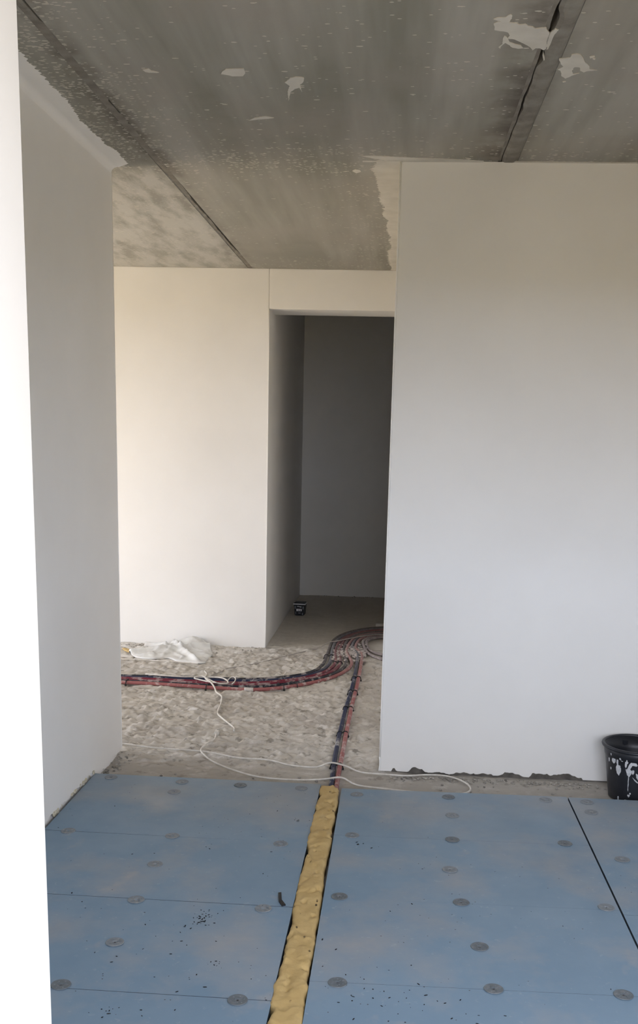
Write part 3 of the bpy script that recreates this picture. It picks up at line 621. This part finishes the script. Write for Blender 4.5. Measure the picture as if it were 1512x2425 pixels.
# ------------------------------------------------------------------ white sack against the back wall
def sack():
    nu, nv = 74, 40; front = catmull([(-2.02, 7.47, 0), (-1.919, 7.345, 0), (-1.798, 7.325, 0), (-1.691, 7.37, 0), (-1.608, 7.285, 0), (-1.50, 7.26, 0), (-1.42, 7.235, 0), (-1.385, 7.26, 0)], .02)
    back = catmull([(-2.01, 7.52, 0), (-1.975, 7.70, 0), (-1.95, 7.85, 0), (-1.85, 7.83, 0), (-1.74, 7.875, 0), (-1.65, 7.86, 0), (-1.60, 7.895, 0), (-1.55, 7.895, 0), (-1.46, 7.80, 0), (-1.385, 7.56, 0)], .02)
    A, B = resamp(front, nu), resamp(back, nu); v, f = [], []
    us = np.linspace(0, 1, nu); vs_ = np.linspace(0, 1, nv); UU, VV = np.meshgrid(us, vs_, indexing='ij')
    Px = A[:, 0][:, None] * (1 - VV) + B[:, 0][:, None] * VV; Py = A[:, 1][:, None] * (1 - VV) + B[:, 1][:, None] * VV
    ridge = lambda a, b, c, w, h: h * np.exp(-((a * Px + b * Py + c) / w) ** 2)
    edge = np.minimum(np.minimum(UU, 1 - UU) * 9, np.minimum(VV, 1 - VV) * 6).clip(0, 1)
    crease = np.clip(1 - np.abs(fbm(Px * 1.1 + Py * .5, Py * 1.2 - Px * .3, .17, 15, 3) - .44) * 9, 0, 1) ** 2
    Z = .010 + .008 * edge + (fbm(Px, Py, .16, 5, 3) - .44) * .030 * edge + .016 * crease * edge + ridge(.35, 1, -7.08, .025, .030) * (UU < .45) + ridge(-.55, 1, -8.56, .03, .035) + ridge(1, .55, -2.55, .02, .03) * edge
    Z += .065 * np.exp(-(((Px + 1.60) / .13) ** 2 + ((Py - 7.86) / .13) ** 2))
    Z = np.maximum(Z, .008)
    for i in range(nu):
        for j in range(nv): v.append((Px[i, j], min(Py[i, j], 7.905), Z[i, j]))
    for i in range(nu - 1):
        for j in range(nv - 1): f.append((i * nv + j, (i + 1) * nv + j, (i + 1) * nv + j + 1, i * nv + j + 1))
    b0 = len(v); rim = [i * nv for i in range(nu)] + [(nu - 1) * nv + j for j in range(1, nv)] + [i * nv + nv - 1 for i in range(nu - 2, -1, -1)] + [j for j in range(nv - 2, 0, -1)]
    for r in rim: x, y, z_ = v[r]; v.append((x, y, max(.002, z_ - .012)))
    n = len(rim)
    for k in range(n): f.append((rim[k], b0 + k, b0 + (k + 1) % n, rim[(k + 1) % n]))
    return tag(pyd('plastic_sack', v, f, SACKM, None, True), 'crumpled empty white plastic sack lying against the foot of the back wall', 'sack')
sack()
def scrap(name, pts, h, mat, label, cat, z0=0.0):
    bm = bmesh.new(); lo = [bm.verts.new((x, y, z0 + .001)) for x, y in pts]; hi = [bm.verts.new((x, y, z0 + h * random.uniform(.6, 1.1))) for x, y in pts]; n = len(pts)
    bm.faces.new(hi); bm.faces.new(lo[::-1])
    for i in range(n): bm.faces.new((lo[i], lo[(i + 1) % n], hi[(i + 1) % n], hi[i]))
    return tag(frombm(name, bm, mat), label, cat)
scrap('foam_scrap', [(-2.115, 7.63), (-2.09, 7.58), (-2.05, 7.52), (-1.995, 7.50), (-2.03, 7.56), (-2.07, 7.60)], .018, FOAM, 'small ochre foam scrap on the concrete left of the white sack', 'scrap', .004)
scrap('black_scrap', [(-.377, 3.365), (-.366, 3.366), (-.358, 3.31), (-.340, 3.272), (-.353, 3.266), (-.368, 3.30)], .008, CLIP, 'black plastic sliver on the blue board left of the foam strip', 'scrap', T)
# dirt on the boards and crumbs on the concrete
bm = bmesh.new()
cl = [(-.607, 3.141, .022, 16), (-.641, 3.091, .03, 14), (-.60, 3.20, .03, 12), (-.515, 2.853, .012, 8), (-.382, 4.08, .01, 7), (-1.199, 4.148, .004, 2), (-.768, 2.552, .02, 10), (-.10, 3.86, .02, 7), (.30, 3.0, .25, 20), (-.02, 2.75, .14, 34), (-.7, 2.9, .25, 50), (.10, 2.62, .1, 20), (-1.0, 3.9, .3, 20), (-.40, 3.28, .015, 3)]
for cx, cy, s, n in cl:
    for i in range(n):
        x, y = random.gauss(cx, s), random.gauss(cy, s)
        if -.32 < x < -.20 or x < -1.38 or y > 4.45 or not 1.2 < y: continue
        r = random.uniform(.0008, .0026); m = bmesh.ops.create_icosphere(bm, subdivisions=1, radius=r); an = random.uniform(0, 3.2); e = random.uniform(1, 3.2)
        for v_ in m['verts']:
            q = Vector((v_.co.x * e, v_.co.y, v_.co.z * .5)); v_.co = Vector((x + q.x * math.cos(an) - q.y * math.sin(an), y + q.x * math.sin(an) + q.y * math.cos(an), T + r * .35 + q.z))
tag(frombm('dirt_crumbs', bm, m_simple('black_dirt', (.025, .025, .028), .9, .1, var=.4)), 'black dirt crumbs scattered over the blue boards', 'dirt', kind='stuff')
bm = bmesh.new()
for i in range(420):
    t = random.random()
    if t < .45: x, y = random.uniform(.0, 1.05), 4.885 - abs(random.gauss(0, .045))
    elif t < .62: x, y = XL + abs(random.gauss(0, .05)), random.uniform(4.60, 5.05)
    elif t < .9: x, y = random.uniform(-2.2, -1.05), 7.90 - abs(random.gauss(0, .12))
    elif t < .95: x, y = random.uniform(-1.0, -.05), 10.76 - abs(random.gauss(0, .05))
    else: x, y = random.uniform(-1.4, .9), random.uniform(4.58, 4.80)
    r = random.uniform(.002, .008); m = bmesh.ops.create_icosphere(bm, subdivisions=1, radius=r)
    for v_ in m['verts']: v_.co = Vector((x + v_.co.x * random.uniform(.8, 1.6), y + v_.co.y * random.uniform(.8, 1.3), .002 + v_.co.z * .8))
tag(frombm('mortar_crumbs', bm, m_simple('crumb_mortar', (.42, .39, .34), .95, .1, c2=(.17, .155, .135), scale=9)), 'mortar crumbs lying along the feet of the walls', 'debris', kind='stuff')

# ------------------------------------------------------------------ black mortar bucket beside the right wall
def lathe(name, prof, mat, parent, n=64):
    v, f = [], []
    for r, z_ in prof:
        for k in range(n): v.append((r * math.cos(2 * math.pi * k / n), r * math.sin(2 * math.pi * k / n), z_))
    for j in range(len(prof) - 1):
        for k in range(n): k2 = (k + 1) % n; f.append((j * n + k, j * n + k2, (j + 1) * n + k2, (j + 1) * n + k))
    f.append(tuple(range(n))[::-1]); f.append(tuple((len(prof) - 1) * n + k for k in range(n)))
    return pyd(name, v, f, mat, parent, True)
BK = empty('mortar_bucket', (1.193, 4.722, 0)); tag(BK, 'black plastic bucket splashed with plaster, standing behind the boards at the right wall', 'bucket')
HB, RT, RB = .262, .154, .118
rad = lambda z_: RB + (RT - RB) * z_ / HB
lathe('bucket_body', [(RB - .006, .0), (RB, .004), (rad(.05), .05), (rad(.2), .2), (rad(.214), .214), (rad(.216) + .003, .216), (RT + .001, HB - .004), (RT - .004, HB), (rad(.2) - .004, .2), (RB - .002, .012)], BLACK, BK)
rim = np.array([((RT + .005) * math.cos(a), (RT + .005) * math.sin(a), HB) for a in np.linspace(0, 2 * math.pi, 73)])
tube('rim', rim, .0085, BLACK, BK, 10)
for s in (math.radians(100), math.radians(-80)):
    bm = bmesh.new(); bbox(bm, -.018, .018, -.008, .014, .205, .245, .004)
    o = frombm('handle_lug', bm, BLACK, BK); o.location = (RT * .985 * math.cos(s), RT * .985 * math.sin(s), 0); o.rotation_euler = (0, 0, s - math.pi / 2)
hp = [(RT * 1.06 * math.cos(a) * 1, RT * 1.06 * math.sin(a), .225 - .10 * math.sin((a - math.radians(-80)) / math.pi * math.pi) ** 1) for a in np.linspace(math.radians(-80), math.radians(100), 40)]
tube('wire_handle', np.array([(x * 1.05, y * 1.05, z_) for x, y, z_ in hp]), .003, m_simple('steel_wire', (.35, .35, .36), .35, .5, var=.2), BK, 8)
def splat(a0, z0, pts, th=.0022):
    """blob of dried plaster wrapped on the bucket side; angle offset in metres along the girth"""
    rnd = random.Random(int(a0 * 1000 + z0 * 9999)); bm = bmesh.new(); out = []
    for i in range(len(pts)):
        a, b = Vector((*pts[i], 0)), Vector((*pts[(i + 1) % len(pts)], 0))
        for s in range(3): q = a.lerp(b, s / 3); out.append((q.x + rnd.uniform(-1, 1) * .0012, q.y + rnd.uniform(-1, 1) * .0012))
    P = lambda s, z_, e: bm.verts.new(((rad(z0 + z_) + e) * math.cos(a0 + s / .14), (rad(z0 + z_) + e) * math.sin(a0 + s / .14), z0 + z_))
    hi = [P(x, y, th) for x, y in out]; lo = [P(x * 1.06, y * 1.06, -.001) for x, y in out]; n = len(out); cx = sum(p[0] for p in out) / n; cy = sum(p[1] for p in out) / n; c = P(cx, cy, th * 1.5)
    for i in range(n):
        j = (i + 1) % n; bm.faces.new((hi[i], hi[j], c)); bm.faces.new((lo[i], lo[j], hi[j], hi[i]))
    return frombm('plaster_splash', bm, SPLASH, BK, False)
ell = lambda a, b, k=9, ox=0, oy=0: [(ox + a * math.cos(t), oy + b * math.sin(t) * (1 + .2 * math.sin(3 * t))) for t in np.linspace(0, 2 * math.pi, k, endpoint=False)]
W0 = math.radians(180)     # the side facing left
for a, z_, pts in [(212, .171, ell(.011, .013)), (206, .196, ell(.005, .008)), (223, .133, ell(.013, .025)), (221, .168, ell(.004, .016)), (225, .188, [(-.010, .004), (.004, .008), (.014, .002), (.020, -.008), (.012, -.010), (.004, -.002), (-.006, -.006)]),
                   (240, .184, ell(.007, .012)), (238, .166, ell(.005, .014)), (246, .168, [(-.012, -.02), (-.004, .004), (.006, .016), (.022, .014), (.032, .002), (.026, -.002), (.016, .006), (.006, .0), (.0, -.024)]),
                   (244, .130, [(-.014, .012), (.002, .018), (.014, .010), (.012, -.008), (.004, -.022), (-.008, -.014)]), (252, .134, ell(.005, .011)), (244, .085, ell(.0022, .045)), (246, .045, ell(.006, .006)), (249, .056, ell(.004, .005)),
                   (262, .112, [(-.012, .016), (.0, .012), (.008, .018), (.014, -.004), (.004, -.02), (-.008, -.004)]), (256, .098, [(-.012, .010), (.014, -.012), (.018, -.018), (.006, -.012)]), (198, .165, ell(.003, .010)), (203, .125, ell(.003, .006)),
                   (272, .14, ell(.014, .020)), (285, .17, ell(.010, .014)), (222, .02, ell(.004, .010)), (240, .018, ell(.007, .004))]:
    splat(math.radians(a), z_ + (.034 if z_ > .08 else 0), pts)

# ------------------------------------------------------------------ small black pail in the corridor
PL = empty('paint_pail', (-.893, 9.50, 0), math.radians(-4)); tag(PL, 'small square black paint pail with pale lid edge, in the dark corridor', 'pail')
def frus(name, w0, w1, z0, z1, mat, bev=.008):
    bm = bmesh.new(); q = lambda w, z_: [bm.verts.new((sx * w, sy * w, z_)) for sx, sy in ((-1, -1), (1, -1), (1, 1), (-1, 1))]
    a, b = q(w0, z0), q(w1, z1); bm.faces.new(a[::-1]); bm.faces.new(b)
    for i in range(4): bm.faces.new((a[i], a[(i + 1) % 4], b[(i + 1) % 4], b[i]))
    bmesh.ops.bevel(bm, geom=list(bm.edges), offset=bev, segments=3, affect='EDGES'); return frombm(name, bm, mat, PL)
frus('pail_body', .046, .054, 0, .110, BLACK)
LIDM = m_simple('pale_lid_plastic', (.75, .75, .77), .45, .4, var=.15)
frus('lid', .061, .061, .108, .117, LIDM, .003)
frus('lid_top', .056, .050, .116, .126, BLACK, .003)
PRINT = m_simple('grey_print', (.75, .75, .78), .6, .3, var=.2)
def printed(name, rects, mat, e=.0008, parent=None):
    bm = bmesh.new()
    for x0, x1, z0, z1 in rects:
        y = lambda z_: -(.046 + .008 * z_ / .110) - e
        c = [bm.verts.new(p) for p in ((x0, y(z0), z0), (x1, y(z0), z0), (x1, y(z1), z1), (x0, y(z1), z1))]; bm.faces.new(c)
    return frombm(name, bm, mat, parent or PL)
LP = printed('label_panel', [(-.029, .024, .044, .066)], PRINT)
for q in [(-.010, -.003, .050, .057), (.006, .012, .049, .058)]: printed('label_mark', [q], BLACK, .0014, LP)
for i in range(7): printed('brand_letter', [(-.020 + i * .0058, -.0165 + i * .0058, .086 - (i > 3) * .003, .0935 - (i % 3) * .0012)], PRINT)
for q in [(-.022, -.004, .0925, .0945), (.006, .022, .081, .0828), (-.010, .012, .0245, .0275)]: printed('small_print', [q], PRINT)
DIM = m_simple('dim_print', (.22, .23, .25), .6, .3, c2=(.10, .10, .11), scale=90)
for q in [(-.045, -.034, .066, .094), (.031, .043, .063, .092), (-.038, -.032, .015, .040), (.026, .036, .006, .028)]: printed('side_picture', [q], DIM)

# ------------------------------------------------------------------ white trunking end on the corridor floor
tag(box('trunking_offcut', -.155, .55, 9.02, 9.05, .0, .028, CORD, None, .003), 'white trunking offcut on the corridor floor behind the pipes', 'trunking')
